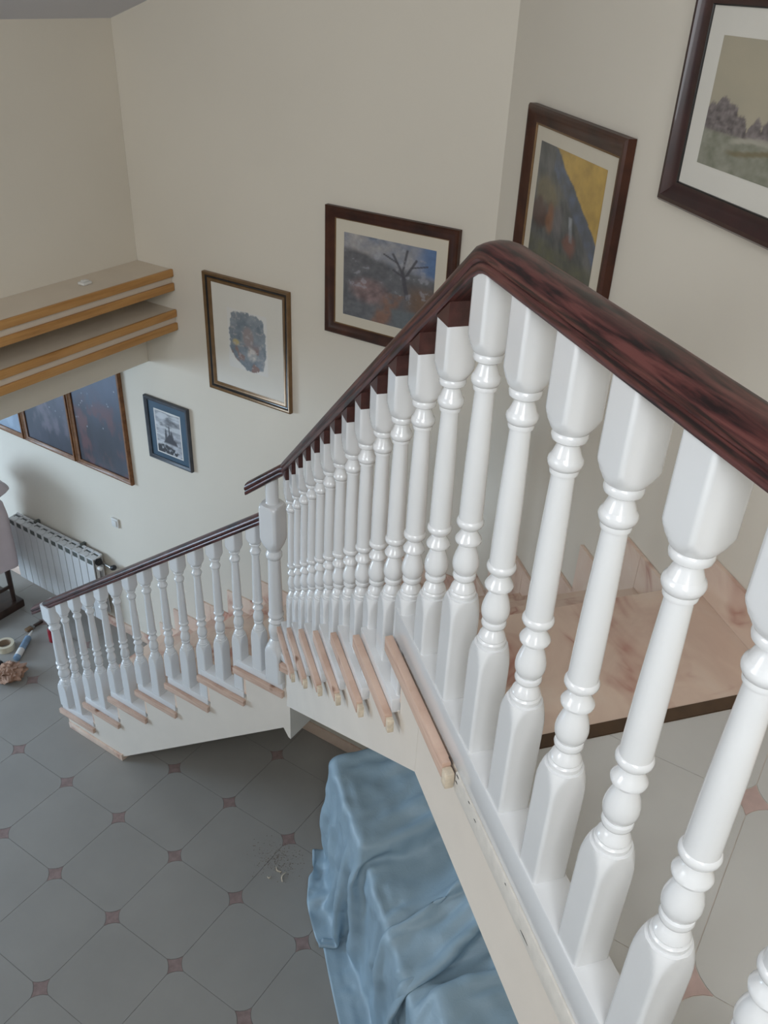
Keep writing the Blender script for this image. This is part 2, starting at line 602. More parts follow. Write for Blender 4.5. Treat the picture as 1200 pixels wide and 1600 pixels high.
# winder between the two flights
pw = [P(3.05, .60, 0)[:2], P(3.05, 2.2, 0)[:2], (XL, 1.4), (XL, 2.085), (2.47, 2.085)]
tread(pw, lev[7])
for j in range(7):
    y0 = 2.025 if j == 0 else nose_y[j - 1] - 0.03
    tread([(2.475, y0, 0), (XL + .1, y0, 0), (XL + .1, nose_y[j], 0), (2.475, nose_y[j], 0)], lev_y[j])


def riser_g(g, z0, z1, nlo=0.55):
    poly = clip_poly([P(g - .018, nlo, 0)[:2], P(g, nlo, 0)[:2], P(g, 1.8, 0)[:2], P(g - .018, 1.8, 0)[:2]], wl_clip())
    link('riser', prism('riser', poly, z0, z1, 'marble'), stair)


for k in range(1, 8):
    riser_g(nose_g[k - 1] - 0.03, lev[k], lev[k - 1] - TH)
zz = [lev[7]] + lev_y + [0.0]
for j in range(8):
    y = 2.055 if j == 0 else nose_y[j - 1] - 0.03
    link('riser', prism('riser', [(2.41, y - .018), (XL - .002, y - .018), (XL - .002, y), (2.41, y)], zz[j + 1] + (0.001 if j == 7 else 0), zz[j] - TH, 'marble'), stair)

# plaster bodies
prof = [(1.341, 2.714), (1.341, 2.95)]
prof += [(nose_g[0] - 0.049, lev[0] - TH - .001)]
for k in range(1, 8):
    prof.append((nose_g[k - 1] - 0.049, lev[k] - TH - .001))
    if k < 7:
        prof.append((nose_g[k] - 0.049, lev[k] - TH - .001))
prof[1] = (1.341, lev[0] - TH - .001)
prof += [(3.22, lev[7] - TH - .001), (3.22, 1.15)]
prs = []
for g, z in prof:
    prs.append((P(g, N0, z), P(g, nwall(g) - 0.02 if nwall(g) < 1.46 else 1.46, z)))
up_body = prism('upper_flight', prs, 0, 0, 'stairplaster', None)
link('upper_flight', up_body, stair)
# lower flight
prof = [(3.41, 0.001), (3.87, 0.001)]
for j in range(6, -1, -1):
    zt = lev_y[j] - TH - .001
    prof.append((nose_y[j] - 0.049, zt))
    prof.append(((nose_y[j - 1] - 0.049) if j > 0 else 1.985, zt))
prof += [(1.985, 1.045), (2.0, 1.05), (2.03, 1.10)]
prs = [((XO, y, z), (XL - 0.002, y, z)) for y, z in prof]
link('lower_flight', prism('lower_flight', prs, 0, 0, 'stairplaster', None), stair)
# foot skirting along the side of the lower flight
link('foot_skirting', boxmesh('foot_skirting', XO - 0.012, XO - 0.0005, 3.385, 3.875, 0.001, 0.05, 'marble', 0.002), stair)
link('foot_skirting', boxmesh('foot_skirting', XO - 0.012, XL - 0.02, 3.372, 3.384, 0.001, 0.055, 'marble', 0.002), stair)

# white edge boards and bare battens on every step
for k in range(1, 7):
    a, b = nose_g[k - 1] - 0.03, nose_g[k] + 0.004
    link('edge_board', gbox('edge_board', a, b, 0.528, 0.609, lev[k] - 0.034, lev[k] + 0.012, 'white', 0.003), stair)
    bt = link('batten', gbox('batten', a - 0.012, b + 0.012, 0.508, 0.5275, lev[k] - 0.066, lev[k] - 0.024, 'pine', 0.002), stair)
    link('batten_end', gbox('batten_end', a - 0.030, a - 0.0125, 0.510, 0.5275, lev[k] - 0.070, lev[k] - 0.030, 'pine_end', 0.003), bt)
link('batten', gbox('batten', 1.13, 1.545, 0.519, 0.5395, Z0 - 0.070, Z0 - 0.026, 'pine', 0.003), stair)
link('batten_end', gbox('batten_end', 1.105, 1.1295, 0.518, 0.5395, Z0 - 0.078, Z0 - 0.036, 'pine_end', 0.005), stair)
link('raw_plaster_strip', gbox('raw_plaster_strip', -0.9, 1.10, 0.537, 0.5445, Z0 - 0.075, Z0 - 0.022, 'plaster_raw', 0.002), stair)
for gg, dz, ln, th in ((1.118, .024, .022, .006), (1.098, .030, .016, .004), (1.082, .026, .012, .003), (1.085, .045, .010, .003), (1.02, .028, .008, .002), (.985, .040, .010, .002), (.84, .034, .006, .002), (.74, .060, .03, .0015)):
    zq = Z0 - dz
    link('plaster_crack', prism('plaster_crack', [P(gg, .5362, 0)[:2], P(gg + ln, .5362, 0)[:2], P(gg + ln * .6, .5369, 0)[:2]], zq, zq + th, 'black'), stair)
for j in range(7):
    y0 = 2.03 if j == 0 else nose_y[j - 1] - 0.03
    y1 = nose_y[j] + 0.004
    link('edge_board', boxmesh('edge_board', 2.405, 2.474, y0, y1, lev_y[j] - 0.034, lev_y[j] + 0.012, 'white', 0.003), stair)
    link('batten', boxmesh('batten', 2.385, 2.4045, y0 - 0.012, y1 + 0.014, lev_y[j] - 0.066, lev_y[j] - 0.028, 'pine', 0.002), stair)
link('batten', boxmesh('batten', 2.372, 2.392, 1.955, 2.02, lev[7] - 0.075, lev[7] - 0.03, 'pine', 0.002), stair)
link('winder_board', prism('winder_board', [P(3.05, .545, 0)[:2], P(3.05, .60, 0)[:2], (2.47, 2.05), (2.41, 2.06)], lev[7] - .034, lev[7] + .012, 'white', 'z', 0.003), stair)

# stepped marble skirting on the walls
SKH = 0.115


def skirt(pts, fn):
    link('wall_skirting', fn('wall_skirting', pts), stair)


fr = lambda nm, pts: wall_plate(nm, 0, 0, 0, 0, poly=pts)
sw = lambda g: (g - WC * float(GV @ WN)) / float(GV @ WG)     # s on the right wall where a tread edge (constant g) meets it
skirt([(-3.0, Z0 + .0005), (sw(1.11), Z0 + .0005), (sw(1.11), Z0 + SKH), (-3.0, Z0 + SKH)], fr)
skirt([(sw(1.11) + .002, Z0 + .0005), (sw(nose_g[0]), Z0 + .0005), (sw(nose_g[0]), Z0 + SKH), (sw(1.11) + .002, Z0 + SKH)], fr)
for k in range(1, 7):
    a, b = sw(nose_g[k - 1]) + .002, sw(nose_g[k])
    z = lev[k] + .0005
    skirt([(a, z), (b, z), (b, z + SKH), (a + .10, z + SKH), (a + .10, lev[k - 1] + SKH), (a, lev[k - 1] + SKH)], fr)
a = sw(nose_g[6]) + .002
skirt([(a, lev[7] + .0005), (SC - .015, lev[7] + .0005), (SC - .015, lev[7] + SKH), (a + .10, lev[7] + SKH), (a + .1, lev[6] + SKH), (a, lev[6] + SKH)], fr)
skirt([(C0[1] + .01, lev[7] + .0005), (2.085, lev[7] + .0005), (2.085, lev[7] + SKH), (C0[1] + .01, lev[7] + SKH)], left_plate)
yy = [2.087] + [nose_y[j] + .002 for j in range(7)]
lz = [lev[7]] + lev_y
for j in range(7):
    a, b, z = yy[j], nose_y[j], lev_y[j] + .0005
    skirt([(a, z), (b, z), (b, z + SKH), (a + .10, z + SKH), (a + .10, lz[j] + SKH), (a, lz[j] + SKH)], left_plate)

# ------------------------------------------------------------------ balustrade
TH_ANG = []
for q in range(4):
    TH_ANG += [q * 90 + t for t in (0, 14, 26, 33, 37.5, 41, 45, 49, 52.5, 57, 64, 76)]


def turned(prof, a, mat='white', name='baluster'):
    """prof (R,z): square of half side a limited by the turned radius R"""
    v, f = [], []
    ns = len(TH_ANG)
    for r, z in prof:
        for t in TH_ANG:
            t = R(t)
            sq = a / max(abs(math.cos(t)), abs(math.sin(t)))
            rr = min(r, sq)
            v.append((rr * math.cos(t), rr * math.sin(t), z))
    for k in range(len(prof) - 1):
        for i in range(ns):
            j = (i + 1) % ns
            f.append([k * ns + i, k * ns + j, (k + 1) * ns + j, (k + 1) * ns + i])
    f.append(list(range(ns))[::-1]); f.append([(len(prof) - 1) * ns + i for i in range(ns)])
    return mesh_from(name, v, f, mat, 33)


RB = 0.0404
BAL = [  # turned radius, height (full length .893)
    (RB, None), (RB, .200), (.0393, .218), (.0373, .231), (.0350, .241), (.0328, .248), (.0308, .2525),
    (.0262, .2535), (.0270, .2580), (.0266, .2625), (.0240, .2650), (.0236, .2665), (.0246, .2690), (.0236, .2735), (.0190, .2815), (.0154, .2870), (.0146, .2895),
    (.0180, .2912), (.0218, .2950), (.0230, .3000), (.0218, .3050), (.0184, .3070), (.0182, .3078),
    (.0226, .3135), (.0250, .3210), (.0258, .3290), (.0248, .3390), (.0218, .3510), (.0182, .3620), (.0156, .3705), (.0150, .3755),
    (.0214, .3775), (.0246, .3805), (.0254, .3845), (.0236, .3890), (.0192, .3960), (.0156, .4030), (.0150, .4075), (.0184, .4110), (.0234, .4160), (.0258, .4210),
    (.0256, .4260), (.0238, .4300), (.0224, .4315), (.0222, .4345), (.0220, .47), (.0210, .55), (.0189, .63), (.0171, .686),
    (.0170, .6895), (.0204, .6905), (.0210, .6945), (.0200, .6985), (.0224, .7000), (.0250, .7050), (.0258, .7100), (.0246, .7150), (.0218, .7185), (.0212, .7200),
    (.0180, .7290), (.0154, .7365), (.0150, .7400), (.0208, .7415), (.0248, .7445), (.0262, .7500), (.0252, .7555), (.0236, .7575), (.0262, .7585), (.0300, .7640),
    (.0345, .7710), (.0385, .7785), (RB, .7835), (RB, .893)]


def baluster_profile(length, shift=0.0):
    """hung from the top so that rings follow the rail; the base block takes up the difference"""
    off = length - 0.893 + shift
    p = []
    for r, z in BAL:
        if z is None:
            p.append((r, 0.0))
        else:
            zz_ = z + off
            p.append((r, min(zz_, length)))
    p[-1] = (p[-1][0], length)
    q = [p[0]]
    for r, z in p[1:]:
        if z > q[-1][1] + 0.0008:
            q.append((r, z))
    return q


rail1 = thing('balustrade', P(1.24, .573, Z0), 'white turned balustrade with mahogany handrail along the landing and upper flight', 'railing')
rail2 = thing('balustrade', (2.44, 3.89, lev_y[6]), 'white turned balustrade with sloping handrail along the lower flight', 'railing')
NB = 0.5735
BASE_Z = 3.07
link('base_rail', gbox('base_rail', -0.9, 1.535, 0.54, 0.607, Z0 - .0215, BASE_Z, 'white', 0.004), rail1)
RZ = BASE_Z + .893               # underside of the level rail
GC = 1.2415
SL = 0.754
Mg = Matrix.Rotation(-PHI, 4, 'Z')
bm_full = turned(baluster_profile(RZ - BASE_Z), 0.030)
for k in range(-8, 6):
    gg = 1.242 - 0.1475 * k if k >= 0 else None
    if gg is None:
        continue
    link('baluster', bm_full, rail1, Matrix.Translation(P(gg, NB, BASE_Z)) @ Mg)
for k in range(6, 13):
    gg = 1.242 - 0.1475 * k
    if gg > -0.5:
        link('baluster', bm_full, rail1, Matrix.Translation(P(gg, NB, BASE_Z)) @ Mg)


def rz_up(g):
    return RZ - SL * (g - GC)


cache = {}


def bal_mesh(length):
    key = round(length, 3)
    if key not in cache:
        cache[key] = turned(baluster_profile(key, 0.027), 0.030)
    return cache[key]


def wedge(g, frame, parent, slope):
    """dark filler between the level head of a baluster and the raking rail; frame maps (along, across, z)"""
    a = .0305
    zt = 0.0
    pts = [(a, zt), (-a, zt), (-a, zt + slope * 2 * a)]
    prs = [(frame(g + x, -a, z), frame(g + x, a, z)) for x, z in pts]
    me = prism('rail_wedge', prs, 0, 0, 'rail_dark', None)
    link('rail_wedge', me, parent)


gb = [1.388] + [1.530 + 0.1335 * i for i in range(12)]
for i, gg in enumerate(gb):
    ztop = rz_up(gg + 0.030)
    if gg < 1.50:
        zb = BASE_Z
    else:
        k = min(6, int(math.ceil((gg - nose_g[0] + 0.02) / GO)))
        zb = lev[k] + 0.012
    L_ = round(ztop - zb, 3)
    bo = link('baluster', bal_mesh(L_), rail1, Matrix.Translation(P(gg, NB, zb)) @ Mg)
    wedge(gg, lambda x, y, z, zt=ztop: P(x, NB + y, zt + z), bo, SL)

# handrails
RPROF = [(-.026, 0), (-.0325, .002), (-.0345, .007), (-.0345, .015), (-.0315, .019), (-.0330, .0215), (-.0365, .024), (-.0370, .030), (-.0345, .037), (-.028, .0435), (-.016, .0475), (0, .049)]
RPROF = RPROF + [(-x, z) for x, z in RPROF[-2::-1]]


def sweep(name, path, mat='rail', caps=True):
    """vertical sections mitred along a 3D path"""
    path = [np.array(p, float) for p in path]
    v, f, uv = [], [], []
    n, m = len(path), len(RPROF)
    d = 0
    for i, p in enumerate(path):
        t0 = (p - path[i - 1])[:2] if i else (path[1] - p)[:2]
        t1 = (path[i + 1] - p)[:2] if i < n - 1 else t0
        t0, t1 = t0 / np.linalg.norm(t0), t1 / np.linalg.norm(t1)
        t = t0 + t1; t /= np.linalg.norm(t)
        s = np.array([t[1], -t[0]]) / max(0.5, float(t @ t0))
        sl = 0.0
        if i: sl = abs(p[2] - path[i - 1][2]) / np.linalg.norm((p - path[i - 1])[:2])
        if i < n - 1: sl = 0.5 * (sl + abs(path[i + 1][2] - p[2]) / np.linalg.norm((path[i + 1] - p)[:2])) if i else abs(path[1][2] - p[2]) / np.linalg.norm((path[1] - p)[:2])
        k = math.sqrt(1 + sl * sl)
        if i: d += np.linalg.norm(p - path[i - 1])
        for q, (a, b) in enumerate(RPROF):
            v.append((p[0] + s[0] * a, p[1] + s[1] * a, p[2] + b * k)); uv.append((d, q * 0.006))
    for i in range(n - 1):
        for q in range(m):
            r = (q + 1) % m
            f.append([i * m + q, i * m + r, (i + 1) * m + r, (i + 1) * m + q])
    if caps:
        f.append(list(range(m))); f.append([(n - 1) * m + q for q in range(m)])
    me = mesh_from(name, v, f, mat, 45)
    ul = me.uv_layers.new(name='UVMap')
    for lp in me.loops:
        ul.data[lp.index].uv = uv[lp.vertex_index]
    return me


def rp(g, z):
    return P(g, NB, z)


ge = 3.035
path = [rp(-0.9, RZ), rp(0.3, RZ), rp(GC - .03, RZ), rp(GC - .012, RZ - .002), rp(GC + .006, RZ - .008), rp(GC + .03, RZ - .0217), rp(2.2, rz_up(2.2)), rp(ge, rz_up(ge))]
link('handrail', sweep('handrail', path), rail1)
e0 = rp(ge, rz_up(ge))
ex, ey, ez = e0
link('rail_end', sweep('rail_end', [(ex + .012, ey - .005, ez - .004), (2.425, ey + .05, ez - .040), (2.435, 2.205, 2.405)]), rail1)

# newel post at the turn
NX, NY = 2.432, 2.078
NA = 0.046
NP = [(.060, 0), (.060, .165), (.058, .185), (.050, .205), (.042, .220), (.040, .224), (.0385, .232), (.030, .247), (.0275, .252), (.0315, .257), (.0335, .264), (.0320, .270),
      (.036, .285), (.0385, .305), (.037, .325), (.031, .342), (.028, .350), (.035, .354), (.0375, .361), (.034, .369), (.029, .377), (.033, .384), (.0375, .393), (.037, .401),
      (.0335, .406), (.033, .412), (.0315, .55), (.0285, .700), (.0285, .715), (.034, .722), (.0375, .730), (.0375, .742), (.032, .752), (.029, .760), (.031, .768), (.038, .778),
      (.050, .800), (.058, .822), (.060, .835), (.060, .985), (.055, .996), (.047, 1.004), (.030, 1.008), (.0285, 1.02), (.0285, 1.130)]
NZ = lev[8] + .012
link('newel_post', turned([(r, z) for r, z in NP], NA, name='newel_post'), rail1, Matrix.Translation((NX, NY, NZ)))

# lower flight
LB0 = (2.143, 2.271)
LSL = 0.7376


def rz_low(y):
    return LB0[1] - LSL * (y - LB0[0])


for i in range(13):
    y = 2.196 + 0.1305 * i
    zt = rz_low(y + .030)
    j = next(jj for jj in range(7) if y < nose_y[jj] + 0.0)
    zb = lev_y[j] + .012
    link('baluster', bal_mesh(zt - zb + .044), rail2, Matrix.Translation((2.440, y, zb)))
yn = 3.885
zn = lev_y[6] + .012
hn = rz_low(yn + .03) - zn + .05
NP2 = [(.0586, 0)] + [(r * 1.45 if r < .0300 else max(.0435, r * 1.45), z + hn - .893) for r, z in BAL[1:]]
NP2 = [p for i, p in enumerate(NP2) if i == 0 or p[1] > 0.001]
link('end_post', turned(NP2, 0.0435, name='end_post'), rail2, Matrix.Translation((2.440, yn, zn)))
link('handrail', sweep('handrail', [(2.440, NY + NA + .0005, rz_low(NY + NA)), (2.440, 3.0, rz_low(3.0)), (2.440, 4.045, rz_low(4.045))]), rail2)


# ------------------------------------------------------------------ ledges on the wall above the opening
def ledge(zt, zb, label):
    t = thing('wall_ledge', (2.0, YB, zb), label, 'ledge', 'wooden trimmed ledges')
    YF = 3.47
    xr = XL - 0.002
    h = zt - zb
    link('ledge_body', boxmesh('ledge_body', -1.1, xr, YF + 0.012, YB - .001, zb + .004, zt - .004, 'ledge_paint'), t)
    for z0, z1 in ((zt - .044, zt), (zb, zb + .044)):
        link('wood_trim', boxmesh('wood_trim', -1.1, xr, YF - .006, YF + .0115, z0, z1, 'ledge_wood', 0.007), t)
    return t


ledge(2.955, 2.835, 'upper of two cream ledges with double oak trim above the opening')
ledge(2.730, 2.610, 'lower of two cream ledges with double oak trim above the opening')
ls = thing('small_fitting', (2.828, 3.613, 2.951), 'tiny white plastic fitting standing on the upper oak trimmed ledge', 'fitting')  # plain white box on the ledge, not a lamp
link('fitting_body', boxmesh('fitting_body', 2.798, 2.858, 3.59, 3.636, 2.9512, 2.967, 'plastic_white', 0.008), ls)
link('fitting_cap', boxmesh('fitting_cap', 2.812, 2.844, 3.60, 3.626, 2.9675, 2.974, 'plastic_white', 0.004), ls)


# ------------------------------------------------------------------ pictures
def frame_mesh(name, w, h, prof, mat):
    """prof: (inset from outer edge, height from wall) closed outline swept round the rectangle with mitres"""
    v, f = [], []
    m = len(prof)
    for sx, sy in ((-1, -1), (1, -1), (1, 1), (-1, 1)):
        for ins, ht in prof:
            v.append((sx * (w / 2 - ins), sy * (h / 2 - ins), ht))
    for c in range(4):
        d = (c + 1) % 4
        for q in range(m):
            r = (q + 1) % m
            f.append([c * m + q, c * m + r, d * m + r, d * m + q])
    return mesh_from(name, v, f, mat, 35)


def ink_mesh(name, w, h, fn, nx=72, cx=0, cy=0, z=0.0):
    ny = max(8, int(nx * h / w))
    us, vs = np.meshgrid(np.linspace(0, 1, nx + 1), np.linspace(0, 1, ny + 1))
    us, vs = us.ravel(), vs.ravel()
    verts = [(cx + (u - .5) * w, cy + (v_ - .5) * h, z) for u, v_ in zip(us, vs)]
    faces = [[j * (nx + 1) + i, j * (nx + 1) + i + 1, (j + 1) * (nx + 1) + i + 1, (j + 1) * (nx + 1) + i] for j in range(ny) for i in range(nx)]
    me = bpy.data.meshes.new(name)
    me.from_pydata(verts, [], faces)
    me.materials.append(MAT['ink'])
    c = np.clip(fn(us, vs), 0, 1)
    at = me.color_attributes.new('ink', 'FLOAT_COLOR', 'POINT')
    at.data.foreach_set('color', np.concatenate([c, np.ones((len(c), 1))], 1).astype(np.float32).ravel())
    return me


def mixc(a, b, t):
    t = np.clip(t, 0, 1)[:, None]
    return a * (1 - t) + b * t


def C(*c):
    return np.array(c, float)[None, :]


def sm(x, a, b):
    t = np.clip((x - a) / (b - a), 0, 1)
    return t * t * (3 - 2 * t)


def ink_vignette(u, v):
    n = fbm(u * 6, v * 8, 1); n2 = fbm(u * 14, v * 18, 2)
    c = mixc(C(.13, .16, .19), C(.30, .33, .36), n * 1.4 - .2)
    c = mixc(c, C(.24, .15, .13), sm(fbm(u * 5, v * 5, 5), .5, .62) * sm(.55 - v, 0, .2))
    d = np.hypot((u - .52) / .16, (v - .58) / .2)
    c = mixc(c, C(.30, .24, .23), (1 - sm(d, .6, 1.1)) * .9)
    d = np.hypot((u - .60) / .14, (v - .30) / .14)
    c = mixc(c, C(.62, .58, .54), (1 - sm(d, .5, 1.1)) * n2 * 1.6)
    d = np.hypot((u - .2) / .1, (v - .45) / .06)
    c = mixc(c, C(.55, .42, .16), (1 - sm(d, .5, 1.2)) * .8)
    c = mixc(c, C(.46, .42, .42), sm(n2, .6, .72) * .5)
    e = np.maximum(abs(u - .5) * 1.06, abs(v - .5) * 1.0) + .35 * np.maximum(0, abs(u - .5) + abs(v - .5) - .62)
    e = e + (n2 - .5) * .10 + sm(.35 - v, 0, .35) * sm(.5 - u, 0, .5) * .35
    return mixc(c, C(.72, .70, .66), sm(e, .47, .50))


def ink_castle(u, v):
    n = fbm(u * 4, v * 10, 3); n2 = fbm(u * 12, v * 14, 4)
    c = mixc(C(.10, .10, .11), C(.52, .54, .58), sm(v, .5, .95) * 0 + n * 1.5 - .15)
    c = mixc(c, C(.62, .64, .66), sm(fbm(u * 2, v * 16, 8), .48, .62) * .8)
    hill = .50 - .9 * abs(u - .56) ** 1.2 + .14 * (n2 - .5)
    c = mixc(c, C(.055, .05, .06), sm(hill - v, -.01, .03) * sm(v, .24, .30))
    for tx, tw, th in ((.40, .035, .62), (.53, .028, .70), (.61, .05, .60)):
        c = mixc(c, C(.05, .05, .06), ((abs(u - tx) < tw * (1 + .5 * (v < .5))) & (v < th - 2.2 * abs(u - tx)) & (v > .3)).astype(float) * .9)
    c = mixc(c, C(.035, .035, .04), sm(.30 - v - .5 * (u - .35) ** 2 - .10 * n2, -.01, .03) * sm(n2, .35, .5))
    b = (u < .045) | (u > .955) | (v < .032) | (v > .968)
    return mixc(c, C(.70, .69, .66), b.astype(float))


def ink_tree(u, v):
    n = fbm(u * 5, v * 5, 11); n2 = fbm(u * 14, v * 14, 12); n3 = fbm(u * 30, v * 30, 13)
    c = mixc(C(.085, .085, .095), C(.17, .17, .18), n2)
    sky = sm(v - .72 + .18 * (u - .3) - .1 * n, -.04, .05)
    c = mixc(c, mixc(C(.16, .19, .25), C(.42, .39, .37), n * 1.9 - .40), sky)
    c = mixc(c, C(.10, .17, .32), sky * sm(u, .72, .95))
    d = np.hypot((u - .30) / .24, (v - .36) / .17)
    c = mixc(c, mixc(C(.13, .085, .085), C(.29, .20, .195), n2 * 1.8 - .4), (1 - sm(d, .5, 1.2)))
    c = mixc(c, C(.26, .125, .075), .8 * sm(.10 - abs(u - .50 - .45 * (v - .2)), -.04, .05) * (v < .40) * sm(n, .3, .6))
    c = mixc(c, C(.17, .09, .045), sm(u, .62, .85) * sm(.62 - v, 0, .2) * sm(v, .1, .3) * .8)
    c = mixc(c, C(.13, .145, .155), sm(u - .5 - .3 * (.25 - v), 0, .06) * (1 - sm(v, .18, .26)))
    for x0, y0, x1, y1, w in ((.72, .38, .66, .66, .022), (.66, .66, .55, .86, .013), (.68, .60, .80, .84, .013), (.66, .68, .70, .93, .012), (.60, .77, .45, .84, .009), (.76, .75, .92, .80, .009), (.67, .62, .56, .68, .010)):
        dx, dy = x1 - x0, y1 - y0
        t = np.clip(((u - x0) * dx + (v - y0) * dy) / (dx * dx + dy * dy), 0, 1)
        d = np.hypot(u - x0 - t * dx, v - y0 - t * dy)
        c = mixc(c, C(.062, .058, .070), (1 - sm(d, w * .6, w * 1.4)) * .85)
    c = mixc(c, C(.36, .36, .40), sm(n2, .64, .74) * .5 * (v > .3))
    return c * (.8 + .4 * n3)[:, None]


def ink_mountain(u, v):
    n = fbm(u * 4, v * 5, 21); n2 = fbm(u * 12, v * 12, 22); n3 = fbm((u + v * .5) * 16, (v - u) * 5, 23)
    c = mixc(C(.060, .070, .072), C(.155, .155, .150), n3 * 1.7 - .35)
    ridge = np.where(u < .26, 1.2, 1.02 - .80 * (u - .28) - .06 * n2)
    c = mixc(c, C(.11, .14, .20), sm(.13 - abs(v - ridge + .09), 0, .08) * n2 * 1.5)
    c = mixc(c, C(.56, .36, .085), sm(v - ridge, -.01, .012))
    bl = lambda x, y, a, b: 1 - sm(np.hypot((u - x) / a, (v - y) / b) + (n2 - .5) * .7, .45, 1.1)
    c = mixc(c, C(.20, .165, .085), bl(.20, .60, .26, .15) * .8)
    c = mixc(c, C(.095, .045, .035), bl(.14, .40, .20, .16) * .9)
    c = mixc(c, C(.30, .13, .06), bl(.30, .38, .08, .15) * .8)
    c = mixc(c, C(.21, .19, .20), bl(.42, .40, .10, .16) * .5)
    c = mixc(c, C(.23, .095, .07), bl(.64, .27, .11, .11) * .85)
    c = mixc(c, C(.30, .32, .34), sm(.020 - abs(u - .62 - .25 * (.44 - v)), -.02, .01) * (v < .5) * (v > .3) * n2 * 1.5)
    c = mixc(c, C(.13, .13, .055), sm(.22 - v, 0, .12) * n2)
    return c * (.62 + .5 * n2)[:, None]


def ink_park(u, v):
    n = fbm(u * 6, v * 5, 31); n2 = fbm(u * 30, v * 18, 32); n3 = fbm(u * 60, v * 34, 35)
    sky = mixc(C(.36, .33, .25), C(.43, .38, .28), n + .35 * v)
    land = mixc(C(.17, .18, .13), C(.32, .31, .25), n2 * 1.5 - .25)
    c = mixc(land, sky, sm(v, .30, .33))
    tops = np.full_like(u, .33)
    for x, r, h in ((.03, .05, .50), (.08, .045, .56), (.13, .05, .52), (.19, .035, .46), (.27, .04, .44), (.34, .05, .47), (.42, .05, .55), (.50, .05, .50), (.60, .06, .46), (.70, .05, .52), (.80, .06, .48), (.92, .07, .54)):
        tops = np.maximum(tops, h - ((u - x) / r) ** 2 * .10)
    tops = tops + (n3 - .5) * .09
    tree = sm(tops - v, -.012, .012) * sm(v, .27, .30)
    c = mixc(c, mixc(C(.075, .060, .062), C(.235, .205, .20), n3 * 1.9 - .4), tree)
    for k, (x0, vv) in enumerate(((.18, .25), (.30, .20))):
        p = abs(v - vv - .045 * np.sin((u - x0) * 11)) - .012
        c = mixc(c, C(.44, .41, .34) if k == 0 else C(.17, .13, .06), (1 - sm(p, 0, .016)) * .75 * sm(u, .12, .2))
    d = np.hypot((u - .38) / .035, (v - .33) / .035)
    c = mixc(c, C(.50, .46, .38), 1 - sm(d, .7, 1.1))
    return c


def ink_space(seed, a, b, cc):
    def fn(u, v):
        n = fbm(u * 2.5, v * 2.5, seed); n2 = fbm(u * 5, v * 5, seed + 5)
        c = mixc(C(*a), C(*b), sm(v, .25, .9) * .7 + n * .5 - .15)
        c = mixc(c, C(*cc), sm(n2, .45, .7) * sm(.75 - v, 0, .3) * .7)
        rs = np.random.RandomState(seed)
        for k in range(20):
            x, y = rs.rand(), .3 + .7 * rs.rand()
            d = np.hypot((u - x) * .58, (v - y))
            c = mixc(c, C(.55, .56, .62), (1 - sm(d, .003, .009)) * rs.rand() * .8)
        return c
    return fn


def wall_matrix(side, u0, z0):
    if side == 'left':
        right, nrm, o = Vector((0, -1, 0)), Vector((-1, 0, 0)), Vector((XL - .0008, u0, z0))
    else:
        right, nrm = Vector((-WG[0], -WG[1], 0)), Vector((-WN[0], -WN[1], 0))
        p = u0 * WG + (WC - .0008) * WN
        o = Vector((p[0], p[1], z0))
    up = Vector((0, 0, 1))
    m = Matrix.Identity(4)
    for i in range(3):
        m[i][0], m[i][1], m[i][2], m[i][3] = right[i], up[i], nrm[i], o[i]
    return m


def picture(name, side, a0, a1, z0, z1, parts, label, cat='picture', depth=.026):
    """a0<a1 along the wall; parts: list of builders (partname, mesh)"""
    m = wall_matrix(side, (a0 + a1) / 2, (z0 + z1) / 2)
    t = thing(name, m.translation, label, cat)
    w, h = a1 - a0, z1 - z0
    bk = boxmesh('backing_board', -w / 2 + .006, w / 2 - .006, -h / 2 + .006, h / 2 - .006, 0, 0.006, 'card')
    link('backing_board', bk, t, m)
    made = {}
    for pn, fn in parts:
        host = made.get({'inner_frame': 'frame', 'black_fillet': 'frame', 'print': 'mount'}.get(pn), t)
        made[pn] = link(pn, fn(w, h), host, m)
    return t


def frame_part(w0, w1, d0, d1, mat):
    """moulding from inset w0 to w1; heights d0 (outer) to d1 (inner)"""
    def fn(w, h):
        r = (w1 - w0)
        prof = [(w0, 0.001), (w0, d0 * .8), (w0 + r * .12, d0), (w0 + r * .3, d0), (w0 + r * .55, (d0 + d1) / 2 - .001), (w0 + r * .85, d1), (w1, d1 * .9), (w1, 0.001)]
        return frame_mesh('frame', w, h, prof, mat)
    return fn


def board(ins, z0, z1, mat):
    def fn(w, h):
        l, r, b, t_ = ins
        return boxmesh('mount', -w / 2 + l, w / 2 - r, -h / 2 + b, h / 2 - t_, z0, z1, mat)
    return fn


def print_part(fn_ink, l, r, b, t_, z, nx=72):
    def fn(w, h):
        pw, ph = w - l - r, h - b - t_
        return ink_mesh('print', pw, ph, fn_ink, nx, (l - r) / 2, (b - t_) / 2, z)
    return fn


# gilt frame, small vignette
picture('framed_picture', 'left', 2.654, 3.232, 2.333, 2.995, [
    ('frame', frame_part(0, .016, .026, .022, 'frame_gold')),
    ('black_fillet', frame_part(.0155, .028, .020, .016, 'frame_black')),
    ('inner_frame', frame_part(.0275, .048, .018, .013, 'frame_gold')),
    ('mount', board((.044, .044, .044, .044), .0065, .009, 'mount_white')),
    ('print', print_part(ink_vignette, .15, .155, .165, .165, .0096, 80))],
    'portrait picture in a gilt and black frame, small painted vignette on white mount')
# slate frame, blue mount
picture('framed_picture', 'left', 3.438, 3.802, 1.703, 2.128, [
    ('frame', frame_part(0, .024, .024, .018, 'frame_navy')),
    ('mount', board((.02, .02, .02, .02), .0065, .010, 'mat_navy')),
    ('print', print_part(ink_castle, .070, .072, .056, .070, .0106, 64))],
    'small slate framed black and white print on a blue mount')
